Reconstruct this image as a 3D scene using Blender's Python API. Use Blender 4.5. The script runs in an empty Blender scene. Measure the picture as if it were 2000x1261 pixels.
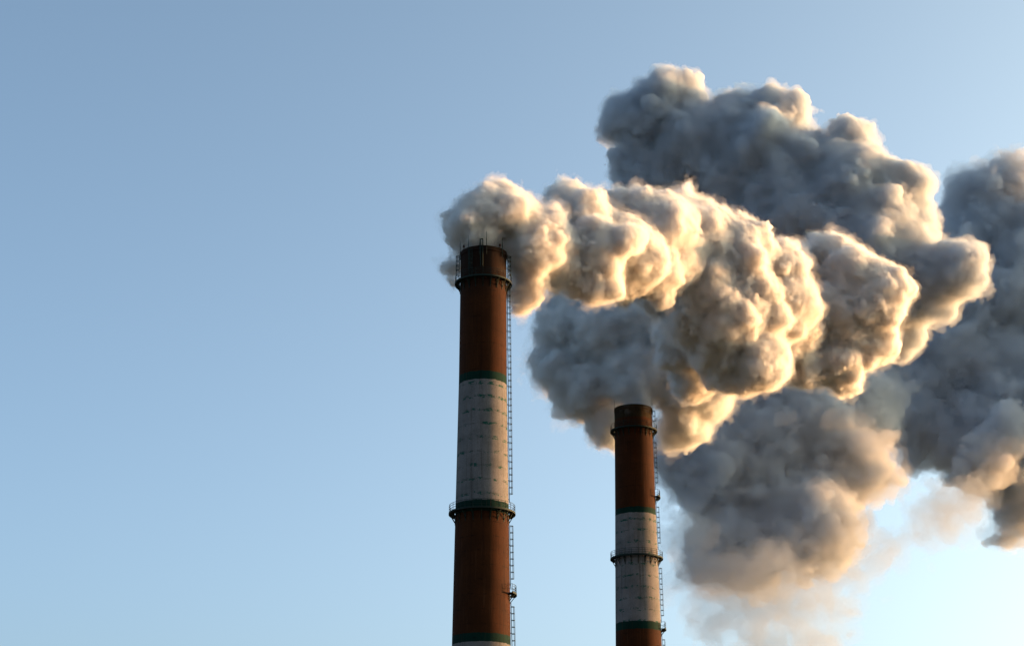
import bpy, bmesh, math, time
import numpy as np
from mathutils import Vector, Matrix

S = bpy.context.scene
COL = S.collection
R = math.radians

# ------------------------------------------------------------------ camera
FPX = 3450.0                     # focal length in pixels of the 2000 px wide photograph
PITCH = R(19.5)
EYE = np.array((0.0, 0.0, 1.7))
cam_d = bpy.data.cameras.new("camera")
cam_d.sensor_fit = 'HORIZONTAL'
cam_d.sensor_width = 36.0
cam_d.lens = 36.0 * FPX / 2000.0
cam_d.clip_start = 0.5
cam_d.clip_end = 60000.0
cam = bpy.data.objects.new("camera", cam_d)
cam.location = EYE
cam.rotation_euler = (R(90) + PITCH, 0, 0)
COL.objects.link(cam)
S.camera = cam

# ------------------------------------------------------------------ light
SUN_AZ = R(18)                   # away from the camera, measured from +X towards +Y
SUN_EL = R(3.5)
w = bpy.data.worlds.new("World")
S.world = w
w.use_nodes = True
nt = w.node_tree
bg = nt.nodes["Background"]
sky = nt.nodes.new("ShaderNodeTexSky")
sky.sky_type = 'NISHITA'
sky.sun_disc = False
sky.sun_elevation = SUN_EL
sky.sun_rotation = math.pi / 2 - SUN_AZ
sky.altitude = 0
sky.air_density = 0.34
sky.dust_density = 5.2
sky.ozone_density = 0.0
wb = nt.nodes.new("ShaderNodeMix")             # cool white balance of the sky
wb.data_type = 'RGBA'
wb.blend_type = 'MULTIPLY'
wb.inputs["Factor"].default_value = 1.0
wb.inputs["B"].default_value = (0.70, 0.90, 0.985, 1.0)
nt.links.new(sky.outputs[0], wb.inputs["A"])
nt.links.new(wb.outputs["Result"], bg.inputs[0])
bg.inputs[1].default_value = 0.15

sun_d = bpy.data.lights.new("sun", 'SUN')
sun_d.energy = 2.3
sun_d.angle = R(0.5)
sun_d.color = (1.0, 0.49, 0.18)
sun = bpy.data.objects.new("sun", sun_d)
sv = Vector((math.cos(SUN_AZ) * math.cos(SUN_EL), math.sin(SUN_AZ) * math.cos(SUN_EL), math.sin(SUN_EL)))
sun.rotation_euler = sv.to_track_quat('Z', 'Y').to_euler()
sun.location = (200, 100, 120)
COL.objects.link(sun)

S.view_settings.view_transform = 'Standard'
S.view_settings.look = 'None'
S.view_settings.exposure = 2.36
S.view_settings.gamma = 1.0
S.render.engine = 'CYCLES'
cy = S.cycles
cy.max_bounces = 24
cy.volume_bounces = 20
cy.diffuse_bounces = 3
cy.transparent_max_bounces = 64
cy.use_denoising = True
cy.sample_clamp_indirect = 4.0


# ------------------------------------------------------------------ helpers
def at(px, py, Y):
    """World point on the vertical plane y = Y that the photograph shows at px, py."""
    u, v = (px - 1000.0) / FPX, (630.5 - py) / FPX
    dy = math.cos(PITCH) - v * math.sin(PITCH)
    dz = math.sin(PITCH) + v * math.cos(PITCH)
    k = Y / dy
    return np.array((u * k, Y, EYE[2] + dz * k))


def mpp(py, Y):
    """Metres per photograph pixel there."""
    v = (630.5 - py) / FPX
    return Y / (math.cos(PITCH) - v * math.sin(PITCH)) / FPX


def tag(o, label=None, cat=None, group=None, kind=None):
    for k, v in (("label", label), ("category", cat), ("group", group), ("kind", kind)):
        if v:
            o[k] = v
    return o


def mesh_obj(name, bm, mat, parent=None, smooth=True):
    me = bpy.data.meshes.new(name)
    bm.to_mesh(me)
    bm.free()
    if smooth:
        me.polygons.foreach_set("use_smooth", [True] * len(me.polygons))
        me.set_sharp_from_angle(angle=R(35))
    me.materials.append(mat)
    o = bpy.data.objects.new(name, me)
    COL.objects.link(o)
    if parent is not None:
        o.parent = parent
    return o


# ------------------------------------------------------------------ noise and surface nets
def perlin_table(seed):
    rng = np.random.default_rng(seed)
    g = rng.normal(size=(256, 3)).astype(np.float32)
    g /= np.linalg.norm(g, axis=1, keepdims=True)
    return rng.permutation(256).astype(np.int32), g


def perlin(p, table):
    """Gradient noise of points p (n, 3), about -0.6 .. 0.6."""
    perm, grad = table
    i = np.floor(p).astype(np.int32)
    f = (p - i).astype(np.float32)
    u = f * f * f * (f * (f * 6 - 15) + 10)
    out = np.zeros(len(p), np.float32)
    for dx in (0, 1):
        wx = u[:, 0] if dx else 1 - u[:, 0]
        hx = perm[(i[:, 0] + dx) & 255]
        for dy in (0, 1):
            wy = wx * (u[:, 1] if dy else 1 - u[:, 1])
            hy = perm[(hx + i[:, 1] + dy) & 255]
            for dz in (0, 1):
                wz = wy * (u[:, 2] if dz else 1 - u[:, 2])
                g = grad[perm[(hy + i[:, 2] + dz) & 255]]
                out += wz * (g[:, 0] * (f[:, 0] - dx) + g[:, 1] * (f[:, 1] - dy) + g[:, 2] * (f[:, 2] - dz))
    return out


def upsample(a, n):
    """Linear upsampling of a coarse lattice to n samples per axis."""
    for ax in range(3):
        t = np.linspace(0, a.shape[ax] - 1.001, n[ax], dtype=np.float32)
        i = t.astype(np.int32)
        sh = [1, 1, 1]
        sh[ax] = n[ax]
        f = (t - i).reshape(sh)
        a = np.take(a, i, ax) * (1 - f) + np.take(a, i + 1, ax) * f
    return a.astype(np.float32)


def surface_nets(d, h, origin):
    """Closed quad mesh of the zero level of d (negative inside)."""
    neg = d < 0
    c = neg[:-1, :-1, :-1].astype(np.int8)
    c = c + neg[1:, :-1, :-1] + neg[:-1, 1:, :-1] + neg[:-1, :-1, 1:]
    c = c + neg[1:, 1:, :-1] + neg[1:, :-1, 1:] + neg[:-1, 1:, 1:] + neg[1:, 1:, 1:]
    act = (c > 0) & (c < 8)
    ci = np.argwhere(act).astype(np.int32)
    idx = np.full(act.shape, -1, np.int32)
    idx[act] = np.arange(len(ci))
    corners = [(x, y, z) for x in (0, 1) for y in (0, 1) for z in (0, 1)]
    val = [d[ci[:, 0] + x, ci[:, 1] + y, ci[:, 2] + z] for x, y, z in corners]
    acc = np.zeros((len(ci), 3), np.float32)
    cnt = np.zeros(len(ci), np.float32)
    for a in range(8):
        for b in range(a + 1, 8):
            ca, cb = np.array(corners[a]), np.array(corners[b])
            if np.abs(ca - cb).sum() != 1:
                continue
            va, vb = val[a], val[b]
            m = (va < 0) != (vb < 0)
            t = np.where(m, va / np.where(m, va - vb, 1), 0)
            acc += (ca + np.outer(t, cb - ca)) * m[:, None]
            cnt += m
    verts = (ci + acc / cnt[:, None]) * h + origin
    quads = []
    for ax in range(3):
        o1, o2 = (ax + 1) % 3, (ax + 2) % 3
        lo = [slice(None)] * 3
        hi = [slice(None)] * 3
        lo[ax], hi[ax] = slice(0, -1), slice(1, None)
        A, B = neg[tuple(lo)], neg[tuple(hi)]
        e = np.argwhere(A != B).astype(np.int32)
        e = e[(e[:, o1] > 0) & (e[:, o2] > 0) & (e[:, o1] < d.shape[o1] - 1) & (e[:, o2] < d.shape[o2] - 1)]
        out = A[e[:, 0], e[:, 1], e[:, 2]]
        q = []
        for s1, s2 in ((-1, -1), (0, -1), (0, 0), (-1, 0)):
            k = e.copy()
            k[:, o1] += s1
            k[:, o2] += s2
            q.append(idx[k[:, 0], k[:, 1], k[:, 2]])
        q = np.stack(q, 1)
        q[~out] = q[~out][:, ::-1]
        quads.append(q)
    return verts.astype(np.float32), np.concatenate(quads)


def fill_mesh(name, verts, quads):
    me = bpy.data.meshes.new(name)
    me.vertices.add(len(verts))
    me.vertices.foreach_set("co", verts.ravel())
    me.loops.add(quads.size)
    me.loops.foreach_set("vertex_index", quads.ravel().astype(np.int32))
    me.polygons.add(len(quads))
    me.polygons.foreach_set("loop_start", np.arange(0, quads.size, 4, dtype=np.int32))
    me.polygons.foreach_set("use_smooth", np.ones(len(quads), bool))
    me.update(calc_edges=True)
    return me


def billows(keys, seed, levels, size=(0.30, 0.50), sink=0.80):
    """Key puffs (px, py, Y, radius px) with ever smaller puffs growing on them, as world centres and radii."""
    rng = np.random.default_rng(seed)
    puffs = [(at(px, py, Y), r * mpp(py, Y)) for px, py, Y, r in keys]
    allp = list(puffs)
    cur = puffs
    for n in levels:
        nxt = []
        for c, r in cur:
            for _ in range(n):
                v = rng.normal(size=3)
                v /= np.linalg.norm(v)
                rr = r * rng.uniform(*size)
                nxt.append((c + v * (r * sink * rng.uniform(0.85, 1.1)), rr))
        allp += nxt
        cur = nxt
    return allp


def smoke_fields(keys, seed, h, levels=(14, 10), warp=0.6, warp_len=6.0, octaves=(), minr=0.6, veils=(), blend=0.3, shrink=0.0, **kw):
    """The skins of one plume as (vertices, quads): a blended union of billows in warped space, roughened by crease noise; the veils are wider, more ragged levels of it."""
    P = [p for p in billows(keys, seed, levels, **kw) if p[1] > minr * h]
    C = np.array([p[0] for p in P])
    r = np.array([p[1] for p in P])
    skins = [(0.0, octaves)] + [(o_, oc) for o_, oc, _ in veils]
    reach = max(o_ + sum(a for _, a in oc) for o_, oc in skins)
    pad = warp * 1.5 + reach + blend + 3 * h
    lo = (C - r[:, None]).min(0) - pad
    hi = (C + r[:, None]).max(0) + pad
    n = np.ceil((hi - lo) / h).astype(int) + 1
    ax = [(lo[k] + h * np.arange(n[k])).astype(np.float32) for k in range(3)]
    # warp of space, so that the puffs are not balls
    cn = np.maximum(4, np.ceil((hi - lo) / (warp_len * 0.10)).astype(int) + 1)
    g = np.stack(np.meshgrid(*[np.linspace(lo[k], hi[k], cn[k]) for k in range(3)], indexing='ij'), -1).reshape(-1, 3)
    W = []
    for k in range(3):
        f = sum(a * perlin(g / warp_len * m + 17.3 * k, perlin_table(seed + 10 * j + k)) for j, (m, a) in enumerate(((1.0, 1.0), (2.1, 0.5), (4.6, 0.22)), 1))
        sh = [1, 1, 1]
        sh[k] = n[k]
        W.append(upsample((f * 2 * warp).reshape(cn), n) + ax[k].reshape(sh))
    acc = np.zeros(n, np.float32)
    m = reach + 2 * h + 2 * blend
    for c, rr in zip(C, r):
        i0 = np.maximum(0, ((c - rr - m - warp - lo) / h).astype(int))
        i1 = np.minimum(n, ((c + rr + m + warp - lo) / h).astype(int) + 2)
        sl = tuple(slice(a, b) for a, b in zip(i0, i1))
        q = np.sqrt((W[0][sl] - c[0]) ** 2 + (W[1][sl] - c[1]) ** 2 + (W[2][sl] - c[2]) ** 2) - rr
        acc[sl] += np.exp(np.clip(q / -blend, -60, 60))
    del W
    d = np.where(acc > 0, shrink - blend * np.log(np.maximum(acc, 1e-30)), 1e3).astype(np.float32)
    del acc
    out = []
    for j, (offset, octs) in enumerate(skins):
        amp = sum(a for _, a in octs)
        e_ = d - offset
        band = np.argwhere(np.abs(e_) < amp * 1.3 + 2 * h)
        p = (band * h + lo).astype(np.float32)
        disp = np.zeros(len(p), np.float32)
        for k, (ln, a) in enumerate(octs):
            disp += a * (1.9 * np.abs(perlin(p / ln + 3.7 * k, perlin_table(seed + 60 + 7 * j + k))) - 0.35)
        e_[band[:, 0], band[:, 1], band[:, 2]] -= disp
        for k in range(3):
            e = [slice(None)] * 3
            for q in (0, -1):
                e[k] = q
                e_[tuple(e)] = np.maximum(e_[tuple(e)], h)
        out.append(surface_nets(e_, h, lo))
    return out


def smoke(name, skins, mats, base):
    """Links the skins of a plume: the dense body and, as its parts, the thin veils round it."""
    root = None
    for (v, q), mat in zip(skins, mats):
        me = fill_mesh(name if root is None else "thin_veil", v - np.asarray(base, np.float32), q)
        me.materials.append(mat)
        o = bpy.data.objects.new(me.name, me)
        COL.objects.link(o)
        if root is None:
            root = o
            o.location = base
        else:
            o.parent = root
    return root


def smoke_material(name, density, color=(0.78, 0.79, 0.80), skin=0.1, aniso=0.35, skin_color=(0.7, 0.7, 0.7)):
    m = bpy.data.materials.new(name)
    m.use_nodes = True
    n = m.node_tree.nodes
    L = m.node_tree.links
    n.clear()
    out = n.new("ShaderNodeOutputMaterial")
    vol = n.new("ShaderNodeVolumePrincipled")
    vol.inputs["Color"].default_value = (*color, 1)
    vol.inputs["Density"].default_value = density
    vol.inputs["Anisotropy"].default_value = aniso
    L.new(vol.outputs[0], out.inputs["Volume"])
    if skin > 0:
        mix = n.new("ShaderNodeMixShader")
        mix.inputs[0].default_value = skin
        tr = n.new("ShaderNodeBsdfTransparent")
        di = n.new("ShaderNodeBsdfDiffuse")
        di.inputs[0].default_value = (*skin_color, 1)
        L.new(tr.outputs[0], mix.inputs[1])
        L.new(di.outputs[0], mix.inputs[2])
        L.new(mix.outputs[0], out.inputs["Surface"])
    return m



YT, YS = 235.0, 300.0


# ------------------------------------------------------------------ plain materials
def plain(name, color, rough=0.7, metal=0.0, var=0.25, scale=2.0):
    m = bpy.data.materials.new(name)
    m.use_nodes = True
    n, L = m.node_tree.nodes, m.node_tree.links
    b = n["Principled BSDF"]
    tc = n.new("ShaderNodeTexCoord")
    no = n.new("ShaderNodeTexNoise")
    no.inputs["Scale"].default_value = scale
    no.inputs["Detail"].default_value = 6
    L.new(tc.outputs["Object"], no.inputs["Vector"])
    mx = n.new("ShaderNodeMix")
    mx.data_type = 'RGBA'
    mx.inputs["A"].default_value = (*[c * (1 - var) for c in color], 1)
    mx.inputs["B"].default_value = (*[c * (1 + var) for c in color], 1)
    L.new(no.outputs["Fac"], mx.inputs["Factor"])
    L.new(mx.outputs["Result"], b.inputs["Base Color"])
    b.inputs["Roughness"].default_value = rough
    b.inputs["Metallic"].default_value = metal
    b.inputs["Specular IOR Level"].default_value = 0.15
    return m


RED = (0.043, 0.0112, 0.0022)
BROWN = (0.026, 0.015, 0.006)
WHITE = (0.165, 0.142, 0.135)
GREEN = (0.0015, 0.020, 0.0135)


def shaft_material(name, bands, soot_from, soot_to, soot=0.80):
    """Painted concrete: BANDS = [(z below which this colour begins, colour)], from the top down; soot near the rim, rust runs, bare patches on the joints."""
    m = bpy.data.materials.new(name)
    m.use_nodes = True
    n, L = m.node_tree.nodes, m.node_tree.links
    b = n["Principled BSDF"]
    b.inputs["Roughness"].default_value = 0.85
    b.inputs["Specular IOR Level"].default_value = 0.08

    def math_(op, a, c=None, clamp=False):
        q = n.new("ShaderNodeMath")
        q.operation = op
        q.use_clamp = clamp
        for k, v in enumerate((a, c)):
            if v is None:
                continue
            if isinstance(v, (int, float)):
                q.inputs[k].default_value = v
            else:
                L.new(v, q.inputs[k])
        return q.outputs[0]

    def noise(vec, scale, detail=5.0, rough=0.6):
        q = n.new("ShaderNodeTexNoise")
        q.inputs["Scale"].default_value = scale
        q.inputs["Detail"].default_value = detail
        q.inputs["Roughness"].default_value = rough
        L.new(vec, q.inputs["Vector"])
        return q.outputs["Fac"]

    def mapped(vec, sc):
        q = n.new("ShaderNodeMapping")
        q.inputs["Scale"].default_value = sc
        L.new(vec, q.inputs["Vector"])
        return q.outputs[0]

    def ramp(v, a, c):
        q = n.new("ShaderNodeMapRange")
        q.interpolation_type = 'SMOOTHSTEP'
        q.inputs["From Min"].default_value = a
        q.inputs["From Max"].default_value = c
        L.new(v, q.inputs["Value"])
        return q.outputs[0]

    def mix(f, a, c, blend='MIX'):
        q = n.new("ShaderNodeMix")
        q.data_type = 'RGBA'
        q.blend_type = blend
        q.clamp_factor = True
        for key, v in (("Factor", f), ("A", a), ("B", c)):
            if isinstance(v, (int, float)):
                q.inputs[key].default_value = v
            elif isinstance(v, tuple):
                q.inputs[key].default_value = (*v, 1)
            else:
                L.new(v, q.inputs[key])
        return q.outputs["Result"]

    tc = n.new("ShaderNodeTexCoord").outputs["Object"]
    sep = n.new("ShaderNodeSeparateXYZ")
    L.new(tc, sep.inputs[0])
    z = sep.outputs[2]
    edge = math_('MULTIPLY', math_('SUBTRACT', noise(tc, 1.3, 6), 0.5), 0.34)
    zz = math_('ADD', z, edge)
    ztop = bands[0][0]
    col = None
    white = None
    for zb, c in bands:
        f = math_('LESS_THAN', zz, zb)
        col = c if col is None else mix(f, col, c)
        wv = 1.0 if c == WHITE else 0.0
        if white is None:
            white = math_('MULTIPLY', f, wv)
        else:
            q = n.new("ShaderNodeMix")
            L.new(f, q.inputs[0])
            L.new(white, q.inputs[2])
            q.inputs[3].default_value = wv
            white = q.outputs[0]
    # broad fading of the paint and fine grain
    col = mix(ramp(noise(tc, 0.28, 4), 0.35, 0.7), mix(1.0, col, (0.70, 0.72, 0.70), 'MULTIPLY'), col)
    col = mix(0.55, col, mix(1.0, col, noise(tc, 6.0, 6, 0.7), 'OVERLAY'))
    # streaks that run down the shaft
    st = ramp(noise(mapped(tc, (2.6, 2.6, 0.05)), 1.0, 5, 0.65), 0.50, 0.72)
    col = mix(math_('MULTIPLY', st, 0.55), col, mix(1.0, col, (0.42, 0.36, 0.32), 'MULTIPLY'))
    st2 = ramp(noise(mapped(tc, (5.0, 5.0, 0.10)), 1.3, 4, 0.6), 0.58, 0.70)
    col = mix(math_('MULTIPLY', st2, 0.30), col, (0.11, 0.045, 0.022))
    # pour joints every 2.3 m: thin dark wobbly lines, broken
    jz = math_('ADD', z, math_('MULTIPLY', math_('SUBTRACT', noise(mapped(tc, (0.5, 0.5, 0.0)), 1.0, 3), 0.5), 0.5))
    fr = math_('FRACT', math_('DIVIDE', jz, 1.95))
    dist = math_('ABSOLUTE', math_('SUBTRACT', fr, 0.5))
    brk = ramp(noise(mapped(tc, (0.8, 0.8, 0.5)), 1.0, 6, 0.75), 0.46, 0.66)
    line = math_('MULTIPLY', math_('LESS_THAN', dist, 0.045), brk)
    col = mix(math_('MULTIPLY', line, 0.75), col, mix(1.0, col, (0.22, 0.26, 0.22), 'MULTIPLY'))
    # paint flaked off to the old green coat, gathered along the joints of the pale bands
    fl = ramp(noise(mapped(tc, (0.9, 0.9, 1.6)), 1.2, 8, 0.75), 0.53, 0.56)
    near = math_('LESS_THAN', dist, 0.13)
    col = mix(math_('MULTIPLY', math_('MULTIPLY', fl, near), white), col, (0.012, 0.055, 0.040))
    fl2 = ramp(noise(tc, 3.1, 7, 0.75), 0.70, 0.73)
    col = mix(math_('MULTIPLY', math_('MULTIPLY', fl2, white), 0.8), col, (0.03, 0.05, 0.04))
    # soot at the mouth
    so = ramp(math_('ADD', z, math_('MULTIPLY', math_('SUBTRACT', noise(mapped(tc, (1.5, 1.5, 0.25)), 1.0, 5), 0.5), 2.5)), soot_to, soot_from)
    col = mix(math_('MULTIPLY', so, soot), col, (0.012, 0.0055, 0.003))
    L.new(col, b.inputs["Base Color"])
    # board marks of the formwork
    wv = n.new("ShaderNodeBump")
    wv.inputs["Strength"].default_value = 0.35
    wv.inputs["Distance"].default_value = 0.03
    L.new(math_('ADD', noise(mapped(tc, (4.0, 4.0, 0.3)), 1.0, 4), math_('MULTIPLY', line, -0.6)), wv.inputs["Height"])
    L.new(wv.outputs[0], b.inputs["Normal"])
    return m


M_STEEL = plain("dark_green_painted_steel", (0.008, 0.015, 0.011), 0.7, 0.0)
M_RUST = plain("rusty_steel", (0.060, 0.030, 0.018), 0.8, 0.0)
M_LAMP = plain("lamp_glass_red", (0.035, 0.010, 0.008), 0.4)


# ------------------------------------------------------------------ mesh pieces
def add_bar(bm, a, b, t, t2=None):
    """Square bar from a to b."""
    a, b = Vector(a), Vector(b)
    d = b - a
    L_ = d.length
    M = Matrix.Translation((a + b) / 2) @ d.to_track_quat('Z', 'Y').to_matrix().to_4x4() @ Matrix.Diagonal((t, t2 or t, L_, 1))
    bmesh.ops.create_cube(bm, size=1.0, matrix=M)


def add_rod(bm, a, b, r, seg=8):
    a, b = Vector(a), Vector(b)
    d = b - a
    M = Matrix.Translation((a + b) / 2) @ d.to_track_quat('Z', 'Y').to_matrix().to_4x4()
    bmesh.ops.create_cone(bm, cap_ends=True, segments=seg, radius1=r, radius2=r, depth=d.length, matrix=M)


def add_arc(bm, r, z, t, a0, a1, n, t2=None):
    """Thin square tube bent round the shaft (angles from -Y towards +X)."""
    full = abs(a1 - a0) >= 2 * math.pi - 1e-6
    t2 = t2 or t
    rings = []
    for k in range(n if full else n + 1):
        a = a0 + (a1 - a0) * k / n
        c, s = math.sin(a), -math.cos(a)
        rings.append([bm.verts.new((c * (r + dr), s * (r + dr), z + dz)) for dr, dz in ((-t / 2, -t2 / 2), (t / 2, -t2 / 2), (t / 2, t2 / 2), (-t / 2, t2 / 2))])
    m = len(rings)
    for k in range(m if full else m - 1):
        p, q = rings[k], rings[(k + 1) % m]
        for j in range(4):
            bm.faces.new((p[j], p[(j + 1) % 4], q[(j + 1) % 4], q[j]))
    if not full:
        bm.faces.new(rings[0][::-1])
        bm.faces.new(rings[-1])


def add_lathe(bm, prof, n):
    rings = [[bm.verts.new((r * math.cos(2 * math.pi * k / n), r * math.sin(2 * math.pi * k / n), z)) for k in range(n)] for r, z in prof]
    for p, q in zip(rings[:-1], rings[1:]):
        for k in range(n):
            bm.faces.new((p[k], p[(k + 1) % n], q[(k + 1) % n], q[k]))


def polar(a, r, z):
    return Vector((math.sin(a) * r, -math.cos(a) * r, z))


def clone(o, parent):
    c = o.copy()
    COL.objects.link(c)
    c.parent = parent
    return c


def platform(root, rs, z, width, rail_h=1.15, a0=0.0, a1=2 * math.pi, n=64, brackets=20, depth=1.3, name="platform", posts=24, hoops=True):
    """Walkway round the shaft (or a piece of it): deck > railing, brackets."""
    full = a1 - a0 >= 2 * math.pi - 1e-6
    bm = bmesh.new()
    add_arc(bm, rs + 0.12 + width / 2, z, width, a0, a1, n, 0.07)
    add_arc(bm, rs + 0.12 + width + 0.025, z + 0.04, 0.05, a0, a1, n, 0.24)
    deck = mesh_obj(name, bm, M_STEEL, root)
    bm = bmesh.new()
    ro = rs + 0.12 + width
    for f in (0.45, 0.75, 1.0):
        add_arc(bm, ro - 0.03, z + rail_h * f, 0.045, a0, a1, n)
    cnt = posts if full else posts + 1
    for k in range(cnt):
        a = a0 + (a1 - a0) * k / posts
        add_bar(bm, polar(a, ro - 0.03, z + 0.03), polar(a, ro - 0.03, z + rail_h), 0.055)
    if not full:
        for a in (a0, a1):
            for f in (0.5, 1.0):
                add_bar(bm, polar(a, rs + 0.1, z + rail_h * f), polar(a, ro - 0.03, z + rail_h * f), 0.045)
    mesh_obj("railing", bm, M_STEEL, deck, False)
    bm = bmesh.new()
    add_bar(bm, (rs + 0.05, 0, z - 0.10), (rs + width + 0.05, 0, z - 0.10), 0.09)
    add_bar(bm, (rs + 0.02, 0, z - depth), (rs + width - 0.05, 0, z - 0.12), 0.09)
    add_bar(bm, (rs + 0.02, 0, z - depth - 0.25), (rs + 0.02, 0, z - 0.12), 0.10)
    add_bar(bm, (rs + 0.02, 0, z - depth * 0.5), (rs + width * 0.5, 0, z - 0.12), 0.06)
    first = mesh_obj("bracket", bm, M_STEEL, deck, False)
    for k in range(brackets):
        a = a0 + (a1 - a0) * (k + (0 if full else 0.5)) / brackets
        o = first if k == 0 else clone(first, deck)
        o.rotation_euler = (0, 0, a - math.pi / 2)
    return deck


def ladder(root, rad, z0, z1, az, off=0.11, width=0.46, depth=0.46, hoop=0.9, cage=True):
    """Steel ladder that follows the battered shaft; RAD gives its radius at a height. ladder > safety_cage."""
    bm = bmesh.new()
    t = Vector((math.cos(az), math.sin(az), 0))
    r0, r1 = rad(z0) + off, rad(z1) + off
    for s in (-1, 1):
        add_bar(bm, polar(az, r0, z0) + t * s * width / 2, polar(az, r1, z1) + t * s * width / 2, 0.06)
    k = z0 + 0.15
    while k < z1:
        r = r0 + (r1 - r0) * (k - z0) / (z1 - z0)
        add_bar(bm, polar(az, r, k) - t * width / 2, polar(az, r, k) + t * width / 2, 0.03)
        k += 0.30
    k = z0 + 0.4
    while k < z1:
        r = r0 + (r1 - r0) * (k - z0) / (z1 - z0)
        for s in (-1, 1):
            add_bar(bm, polar(az, rad(k) - 0.03, k) + t * s * width / 2, polar(az, r, k) + t * s * width / 2, 0.05)
        k += 2.7
    lad = mesh_obj("ladder", bm, M_STEEL, root, False)
    if not cage:
        return lad
    bm = bmesh.new()
    k = z0 + (0.3 if z1 - z0 < 4 else 1.2)
    zs = []
    while k <= z1:
        zs.append(k)
        k += hoop
    angs = [math.pi * j / 8 for j in range(9)]
    for k in zs:
        r = r0 + (r1 - r0) * (k - z0) / (z1 - z0)
        pts = [polar(az, r + depth * math.sin(a), k) + t * (width / 2 + 0.06) * math.cos(a) for a in angs]
        for p, q in zip(pts[:-1], pts[1:]):
            add_bar(bm, p, q, 0.045, 0.07)
    for a in (math.pi * 0.25, math.pi * 0.5, math.pi * 0.75):
        e = []
        for k in (zs[0], zs[-1]):
            r = r0 + (r1 - r0) * (k - z0) / (z1 - z0)
            e.append(polar(az, r + depth * math.sin(a), k) + t * (width / 2 + 0.06) * math.cos(a))
        add_bar(bm, e[0], e[1], 0.045)
    mesh_obj("safety_cage", bm, M_STEEL, lad, False)
    return lad


def lamp(root, p):
    bm = bmesh.new()
    add_rod(bm, Vector(p), Vector(p) + Vector((0, 0, 0.30)), 0.05)
    add_rod(bm, Vector(p) + Vector((0, 0, 0.30)), Vector(p) + Vector((0, 0, 0.42)), 0.16, 12)
    o = mesh_obj("warning_lamp", bm, M_RUST, root, False)
    bm = bmesh.new()
    bmesh.ops.create_uvsphere(bm, u_segments=12, v_segments=8, radius=0.17, matrix=Matrix.Translation(Vector(p) + Vector((0, 0, 0.52))) @ Matrix.Diagonal((1, 1, 1.2, 1)))
    mesh_obj("lamp_glass", bm, M_LAMP, o)
    return o


class Chimney:
    def __init__(self, name, Y, axis_px, rows, label):
        """ROWS = [(py, width px)] of the silhouette, top first."""
        top = at(axis_px, rows[0][0], Y)
        self.Y = Y
        self.base = np.array((top[0], Y, 0.0))
        self.cx = axis_px
        self.zr = sorted((at(axis_px, py, Y)[2], wd / 2 * mpp(py, Y) * 1.0) for py, wd in rows)
        z0, r0 = self.zr[0]
        self.zr = [(0.0, r0 + z0 * 0.028), (z0 * 0.5, r0 + z0 * 0.0115)] + self.zr
        self.top = self.zr[-1][0]
        self.root = bpy.data.objects.new(name, None)
        self.root.location = self.base
        COL.objects.link(self.root)
        tag(self.root, label, "chimney", "factory chimneys")

    def rad(self, z):
        return float(np.interp(z, [a for a, _ in self.zr], [b for _, b in self.zr]))

    def z(self, py):
        """Height of the front of the shaft seen on row py."""
        z = at(self.cx, py, self.Y)[2]
        for _ in range(4):
            z = at(self.cx, py, self.Y - self.rad(z))[2]
        return z

    def shaft(self, mat, lip=0.10):
        T, rt = self.top, self.rad(self.top)
        zs = sorted(set([z for z, _ in self.zr] + list(np.linspace(self.zr[2][0], T, 14))))
        prof = [(self.rad(z), z) for z in zs[:-1]] + [(rt, T - 0.7), (rt + lip, T - 0.62), (rt + lip, T), (rt - 0.42, T), (rt - 0.45, T - 12), (0.02, T - 12.05)]
        prof = [p for k, p in enumerate(prof) if k == 0 or p != prof[k - 1]]
        bm = bmesh.new()
        add_lathe(bm, prof, 128)
        bmesh.ops.recalc_face_normals(bm, faces=bm.faces)
        return mesh_obj("shaft", bm, mat, self.root)


# ------------------------------------------------------------------ the setting under the frame
bm = bmesh.new()
bmesh.ops.create_grid(bm, x_segments=8, y_segments=8, size=30000)
g = mesh_obj("ground", bm, plain("dry_earth_and_grass", (0.11, 0.10, 0.06), 0.95, 0, 0.4, 0.02))
tag(g, kind="structure")

# ------------------------------------------------------------------ the taller chimney
c1 = Chimney("brick_red_chimney", YT, 944.5, [(496, 89), (740, 93.5), (860, 98.5), (980, 103.5), (1120, 109.5), (1261, 115)],
             "taller chimney with sooty rim, red shaft and one long peeling white band")
b1 = [(999, RED), (c1.z(723), GREEN), (c1.z(739), WHITE), (c1.z(974), GREEN), (c1.z(996), RED), (c1.z(1234), GREEN), (c1.z(1251), WHITE), (c1.z(1480), GREEN), (c1.z(1495), RED)]
c1.shaft(shaft_material("painted_concrete_sooty", b1, c1.z(505), c1.z(600)))
pz1, pz2 = c1.z(540), c1.z(992)
platform(c1.root, c1.rad(pz1), pz1, 0.62, depth=1.15)
platform(c1.root, c1.rad(pz2), pz2, 0.75, depth=1.25)
LA = R(86)
ladder(c1.root, c1.rad, pz2 + 1.6, pz1 - 0.5, LA)
ladder(c1.root, c1.rad, c1.z(1137), pz2 - 1.6, LA)
lz = c1.z(1151)
platform(c1.root, c1.rad(lz), lz, 0.75, a0=R(62), a1=R(112), n=14, brackets=2, depth=1.0, name="landing", posts=4)
ladder(c1.root, c1.rad, 3.0, lz - 1.0, LA)
for a in (-82, -30, 84):
    ladder(c1.root, c1.rad, pz1 + 0.1, c1.top - 0.35, R(a), off=0.22, hoop=0.7)
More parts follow.
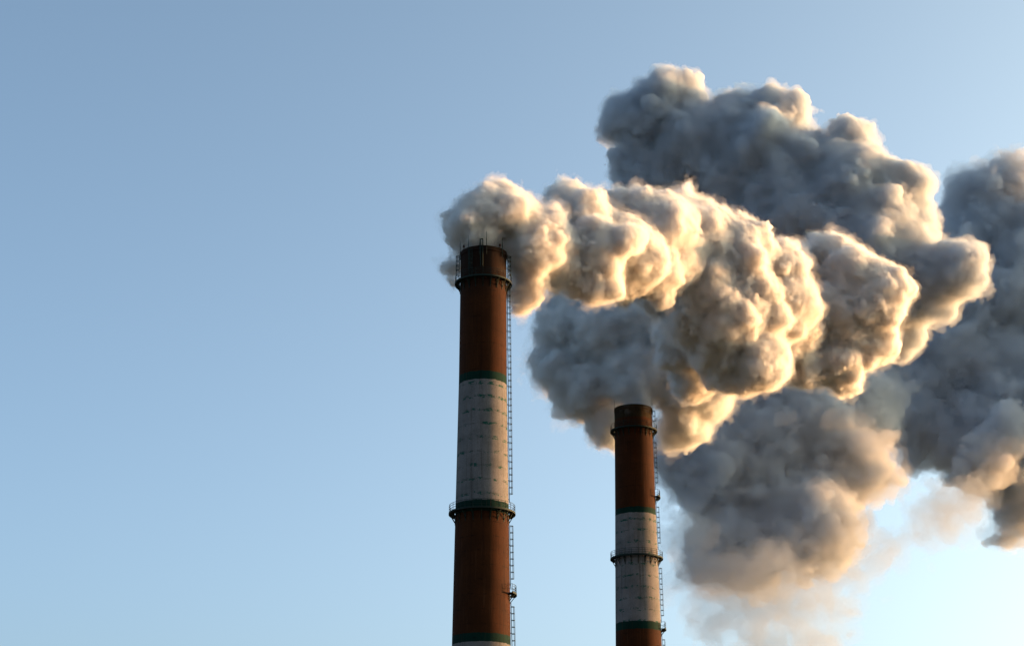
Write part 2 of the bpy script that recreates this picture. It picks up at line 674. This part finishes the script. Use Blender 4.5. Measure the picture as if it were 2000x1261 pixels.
for a, h_ in ((-75, 1.8), (-38, 1.8), (8, 2.1), (-9, 1.0), (52, 1.7), (140, 1.8), (215, 1.8)):
    bm = bmesh.new()
    rr = c1.rad(c1.top) + 0.16
    add_rod(bm, polar(R(a), rr, c1.top - 1.3), polar(R(a), rr, c1.top + h_ * 0.5), 0.05)
    add_rod(bm, polar(R(a), rr, c1.top + h_ * 0.5), polar(R(a), rr, c1.top + h_), 0.028)
    mesh_obj("lightning_rod", bm, M_STEEL, c1.root, False)
bm = bmesh.new()
for a in (-6, -1):
    add_rod(bm, polar(R(a), c1.rad(c1.top) + 0.22, c1.top - 3.2), polar(R(a), c1.rad(c1.top) + 0.22, c1.top + 0.95), 0.07)
add_bar(bm, polar(R(-6), c1.rad(c1.top) + 0.22, c1.top + 0.92), polar(R(-1), c1.rad(c1.top) + 0.22, c1.top + 0.92), 0.10)
mesh_obj("sampling_pipe", bm, M_STEEL, c1.root, False)
for a in (-58, 46):
    lamp(c1.root, polar(R(a), c1.rad(c1.top) + 0.02, c1.top))

# ------------------------------------------------------------------ the shorter chimney
c2 = Chimney("brick_red_chimney", YS, 1236.5, [(799, 73), (860, 74.5), (995, 79.3), (1080, 83), (1180, 87), (1261, 90)],
             "shorter looking chimney in front of grey smoke with platform halfway down its white band")
b2 = [(999, BROWN), (c2.z(812), RED), (c2.z(988), GREEN), (c2.z(999), WHITE), (c2.z(1211), GREEN), (c2.z(1226), RED), (c2.z(1420), GREEN), (c2.z(1431), WHITE)]
c2.shaft(shaft_material("painted_concrete_clean", b2, c2.z(760), c2.z(812), 0.35), 0.06)
q1, q2 = c2.z(833), c2.z(1083)
platform(c2.root, c2.rad(q1), q1, 0.62, depth=1.15)
platform(c2.root, c2.rad(q2), q2, 0.70, depth=1.2)
LB = R(84)
ladder(c2.root, c2.rad, q1 + 1.6, c2.top - 0.2, LB)
l2, l3 = c2.z(963), c2.z(1222)
platform(c2.root, c2.rad(l2), l2, 0.72, a0=R(62), a1=R(112), n=12, brackets=2, depth=1.0, name="landing", posts=4)
platform(c2.root, c2.rad(l3), l3, 0.72, a0=R(68), a1=R(112), n=12, brackets=2, depth=1.0, name="landing", posts=4)
ladder(c2.root, c2.rad, l2 + 1.5, q1 - 1.2, LB)
ladder(c2.root, c2.rad, q2 + 1.6, l2 - 1.0, LB)
ladder(c2.root, c2.rad, l3 + 1.2, q2 - 1.6, LB)
ladder(c2.root, c2.rad, 3.0, l3 - 1.0, LB)
for a, h_ in ((74, 2.0), (160, 2.0), (250, 2.0)):
    bm = bmesh.new()
    rr = c2.rad(c2.top) + 0.12
    add_rod(bm, polar(R(a), rr, c2.top - 1.3), polar(R(a), rr, c2.top + h_), 0.035)
    mesh_obj("lightning_rod", bm, M_STEEL, c2.root, False)

# ------------------------------------------------------------------ smoke
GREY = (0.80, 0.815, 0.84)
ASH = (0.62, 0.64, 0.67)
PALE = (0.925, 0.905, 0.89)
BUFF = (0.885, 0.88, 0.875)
M_CRISP = smoke_material("dense_steam", 2.2, PALE, 0.03)
M_CRISP_A = smoke_material("torn_steam", 0.9, PALE, 0.0)
M_CRISP_C = smoke_material("frayed_steam", 0.07, PALE, 0.0)
M_CRISP_B = smoke_material("thin_steam", 0.28, PALE, 0.0)
M_MID = smoke_material("billowing_smoke", 1.1, BUFF, 0.03)
M_MID_A = smoke_material("torn_smoke", 0.45, BUFF, 0.0)
M_MID_C = smoke_material("frayed_smoke", 0.045, BUFF, 0.0)
M_MID_B = smoke_material("thin_billow", 0.14, BUFF, 0.0)
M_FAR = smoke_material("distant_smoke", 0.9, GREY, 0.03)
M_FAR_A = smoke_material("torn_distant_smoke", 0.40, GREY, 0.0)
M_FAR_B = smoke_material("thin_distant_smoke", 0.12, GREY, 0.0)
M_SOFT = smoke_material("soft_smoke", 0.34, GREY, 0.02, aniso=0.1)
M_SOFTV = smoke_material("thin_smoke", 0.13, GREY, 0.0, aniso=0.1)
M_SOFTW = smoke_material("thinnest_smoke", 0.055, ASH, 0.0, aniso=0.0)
M_SOFTX = smoke_material("faint_smoke", 0.026, ASH, 0.0, aniso=0.0)

PLUMES = []                      # name, label, base, body material, puffs, seed, voxel, shape
A = [(1070, 470, 241, 60), (1090, 520, 243, 46), (1300, 430, 258, 58), (1315, 500, 260, 70), (1200, 470, 249, 60), (1245, 500, 251, 62), (945, 470, 235, 36), (940, 432, 236, 66), (985, 430, 238, 72), (1040, 480, 238, 62), (1035, 540, 240, 44), (1018, 575, 240, 28), (1008, 602, 241, 14), (925, 470, 238, 50), (900, 440, 238, 34),
     (885, 515, 239, 18), (886, 543, 239, 11),
     (1090, 480, 244, 50), (1080, 430, 244, 40), (1110, 390, 248, 42), (1140, 440, 247, 64), (1160, 490, 245, 70), (1120, 535, 245, 44), (1160, 550, 245, 40), (1185, 560, 245, 30), (1222, 475, 243, 36),
     (1200, 410, 256, 48), (1250, 420, 256, 54), (1290, 450, 256, 66), (1270, 520, 256, 68), (1220, 540, 254, 54), (1310, 560, 269, 66),
     (1340, 430, 267, 62), (1370, 480, 265, 84), (1430, 500, 266, 76), (1380, 560, 266, 84), (1460, 470, 267, 46), (1485, 500, 267, 36), (1465, 560, 267, 62),
     (1420, 620, 267, 74), (1360, 620, 269, 72), (1500, 620, 269, 46), (1480, 705, 271, 66), (1420, 725, 273, 46), (1400, 680, 271, 62), (1340, 680, 277, 60), (1360, 740, 281, 46),
     (1530, 520, 271, 50), (1540, 590, 273, 62), (1550, 660, 282, 56), (1560, 720, 286, 44),
     (1555, 510, 282, 40), (1625, 490, 284, 40), (1660, 540, 284, 66), (1700, 580, 284, 72), (1735, 575, 284, 46), (1640, 620, 286, 70), (1590, 600, 284, 62),
     (1700, 665, 288, 58), (1630, 700, 288, 60), (1570, 690, 288, 52), (1650, 735, 290, 34), (1540, 650, 284, 50)]
PLUMES.append(("smoke_plume", "bright cauliflower steam plume streaming from the mouth of the taller chimney", at(945, 478, YT), M_CRISP, A, 1, 0.175, dict(levels=(18, 10), size=(0.16, 0.42), sink=0.77, blend=0.22, shrink=0.3, warp=0.8, octaves=((3.6, 1.1), (1.7, 0.75), (0.8, 0.45), (0.42, 0.26)),
          veils=((0.12, ((1.6, 0.45), (0.8, 0.45), (0.45, 0.3)), M_CRISP_A), (0.45, ((2.0, 0.7), (0.9, 0.6), (0.45, 0.35)), M_CRISP_B), (0.9, ((3.0, 1.3), (1.4, 1.1), (0.7, 0.6)), M_CRISP_C)))))

B = [(1240, 786, 301, 28), (1242, 760, 302, 40), (1225, 735, 304, 50), (1262, 750, 303, 44), (1290, 710, 304, 62), (1330, 765, 304, 54), (1335, 815, 306, 48), (1310, 855, 308, 30), (1335, 650, 308, 80), (1270, 640, 306, 84),
     (1190, 660, 308, 88), (1105, 640, 310, 58), (1092, 720, 310, 54), (1140, 765, 308, 62), (1185, 820, 308, 44), (1190, 850, 308, 24), (1380, 700, 304, 76), (1385, 775, 305, 50),
     (1110, 600, 312, 52), (1180, 585, 312, 62), (1230, 740, 304, 60), (1310, 600, 308, 76), (1385, 615, 306, 80), (1050, 665, 312, 16)]
PLUMES.append(("smoke_plume", "dusky smoke plume boiling out of the shorter chimney and spreading to its left", at(1236, 790, YS), M_MID, B, 2, 0.26, dict(levels=(13, 7), size=(0.18, 0.45), sink=0.74, blend=0.4, shrink=0.4, warp=1.1, octaves=((5.0, 1.7), (2.4, 1.1), (1.2, 0.6), (0.6, 0.3)),
          veils=((0.2, ((2.4, 0.7), (1.2, 0.6), (0.6, 0.4)), M_MID_A), (0.8, ((3.2, 1.2), (1.5, 0.9), (0.7, 0.5)), M_MID_B), (1.5, ((4.5, 2.2), (2.0, 1.6), (1.0, 0.9)), M_MID_C)))))

C = [(1230, 240, 335, 58), (1290, 225, 335, 72), (1335, 188, 335, 40), (1360, 280, 335, 92), (1250, 330, 338, 60), (1440, 228, 332, 58), (1520, 222, 332, 54), (1558, 220, 332, 26),
     (1480, 310, 332, 100), (1580, 330, 330, 92), (1660, 285, 330, 48), (1650, 380, 328, 100), (1740, 370, 328, 56), (1775, 400, 328, 48), (1720, 460, 326, 90),
     (1420, 380, 335, 96), (1540, 430, 332, 104), (1800, 425, 328, 28), (1310, 340, 338, 88), (1600, 560, 332, 110), (1700, 560, 330, 90), (1480, 520, 336, 110), (1640, 470, 330, 100),
     (1850, 530, 322, 54), (1890, 520, 320, 42), (1820, 560, 324, 50), (1780, 590, 326, 60), (1770, 520, 326, 70), (1760, 640, 330, 50)]
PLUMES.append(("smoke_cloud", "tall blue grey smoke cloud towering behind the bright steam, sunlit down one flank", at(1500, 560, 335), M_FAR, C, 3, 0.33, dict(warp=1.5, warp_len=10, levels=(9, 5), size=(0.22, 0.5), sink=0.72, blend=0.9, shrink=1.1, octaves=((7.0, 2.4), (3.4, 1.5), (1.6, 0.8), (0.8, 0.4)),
          veils=((0.25, ((3.0, 0.9), (1.5, 0.6), (0.8, 0.4)), M_FAR_A), (1.0, ((4.0, 1.4), (1.8, 0.9), (0.9, 0.5)), M_FAR_B)))))

SOFT_VEILS = ((0.8, ((11.0, 4.0), (5.0, 2.6), (2.4, 1.6), (1.2, 0.9)), M_SOFTV), (2.2, ((9.0, 4.5), (4.0, 2.6), (2.0, 1.6)), M_SOFTW))
SOFT_OCT = ((11.0, 4.0), (5.5, 2.6), (2.6, 1.4), (1.3, 0.7))
D = [(1900, 390, 460, 52), (1955, 372, 460, 44), (2000, 352, 460, 40), (1930, 470, 460, 78), (2000, 450, 460, 84), (1960, 580, 460, 112), (1850, 680, 458, 110), (1760, 740, 458, 84),
     (1960, 760, 460, 125), (1800, 820, 456, 74), (1865, 860, 455, 66), (1960, 890, 456, 74), (2000, 970, 458, 62), (1985, 1025, 458, 26), (1960, 850, 440, 40), (1905, 900, 440, 46),
     (1690, 700, 460, 90), (1735, 770, 458, 84), (1760, 660, 460, 80), (1850, 560, 460, 90), (1850, 470, 458, 40), (2120, 540, 470, 150), (2150, 800, 470, 190), (2380, 655, 466, 195), (2650, 690, 475, 220)]  # last puffs, wholly out of view, are added to shade the low cloud
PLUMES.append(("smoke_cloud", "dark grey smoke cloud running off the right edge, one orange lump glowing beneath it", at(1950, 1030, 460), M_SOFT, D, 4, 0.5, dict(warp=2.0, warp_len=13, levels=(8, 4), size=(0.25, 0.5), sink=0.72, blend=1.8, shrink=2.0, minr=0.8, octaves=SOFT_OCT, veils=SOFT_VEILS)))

E_ = [(1400, 860, 420, 100), (1520, 870, 420, 110), (1640, 855, 420, 90), (1690, 940, 420, 52), (1340, 930, 420, 58), (1400, 980, 420, 62), (1500, 990, 418, 74), (1600, 1010, 416, 82),
      (1640, 1050, 414, 58), (1560, 1055, 414, 56), (1450, 1050, 418, 50), (1450, 780, 422, 90), (1560, 790, 424, 100), (1670, 790, 426, 80), (1340, 850, 420, 60), (1690, 800, 426, 70), (1380, 1100, 424, 40), (1470, 1110, 424, 40)]
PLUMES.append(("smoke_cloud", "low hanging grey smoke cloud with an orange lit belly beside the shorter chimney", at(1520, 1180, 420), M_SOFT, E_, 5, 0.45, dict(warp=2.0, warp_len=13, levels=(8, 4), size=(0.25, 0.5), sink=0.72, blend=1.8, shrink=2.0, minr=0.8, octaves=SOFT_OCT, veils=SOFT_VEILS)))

F = [(1360, 1100, 400, 46), (1420, 1140, 400, 56), (1500, 1130, 400, 60), (1480, 1190, 400, 44), (1560, 1190, 402, 44), (1620, 1150, 402, 40), (1700, 1110, 404, 36), (1770, 1060, 406, 30), (1840, 1000, 408, 44), (1890, 980, 408, 34), (1400, 1200, 400, 46), (1480, 1245, 400, 46), (1590, 1240, 402, 40), (1340, 1040, 400, 34), (1360, 1150, 401, 44)]
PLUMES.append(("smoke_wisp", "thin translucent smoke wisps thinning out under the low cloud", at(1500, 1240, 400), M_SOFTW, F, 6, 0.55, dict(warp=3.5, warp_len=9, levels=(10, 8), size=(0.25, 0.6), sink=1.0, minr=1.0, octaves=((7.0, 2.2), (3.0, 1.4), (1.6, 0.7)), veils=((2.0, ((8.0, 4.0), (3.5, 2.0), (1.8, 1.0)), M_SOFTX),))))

from concurrent.futures import ThreadPoolExecutor
t0 = time.time()
with ThreadPoolExecutor(4) as pool:
    jobs = [pool.submit(smoke_fields, p[4], p[5], p[6], **p[7]) for p in PLUMES]
    for (name, label, base, mat, _, _, _, kw), job in zip(PLUMES, jobs):
        skins = job.result()
        o = smoke(name, skins, [mat] + [v[2] for v in kw["veils"]], base)
        if name == "smoke_wisp":
            tag(o, label, kind="stuff")
        else:
            tag(o, label, name.replace("_", " "))
        print(name, [len(q) for _, q in skins], round(time.time() - t0, 1))
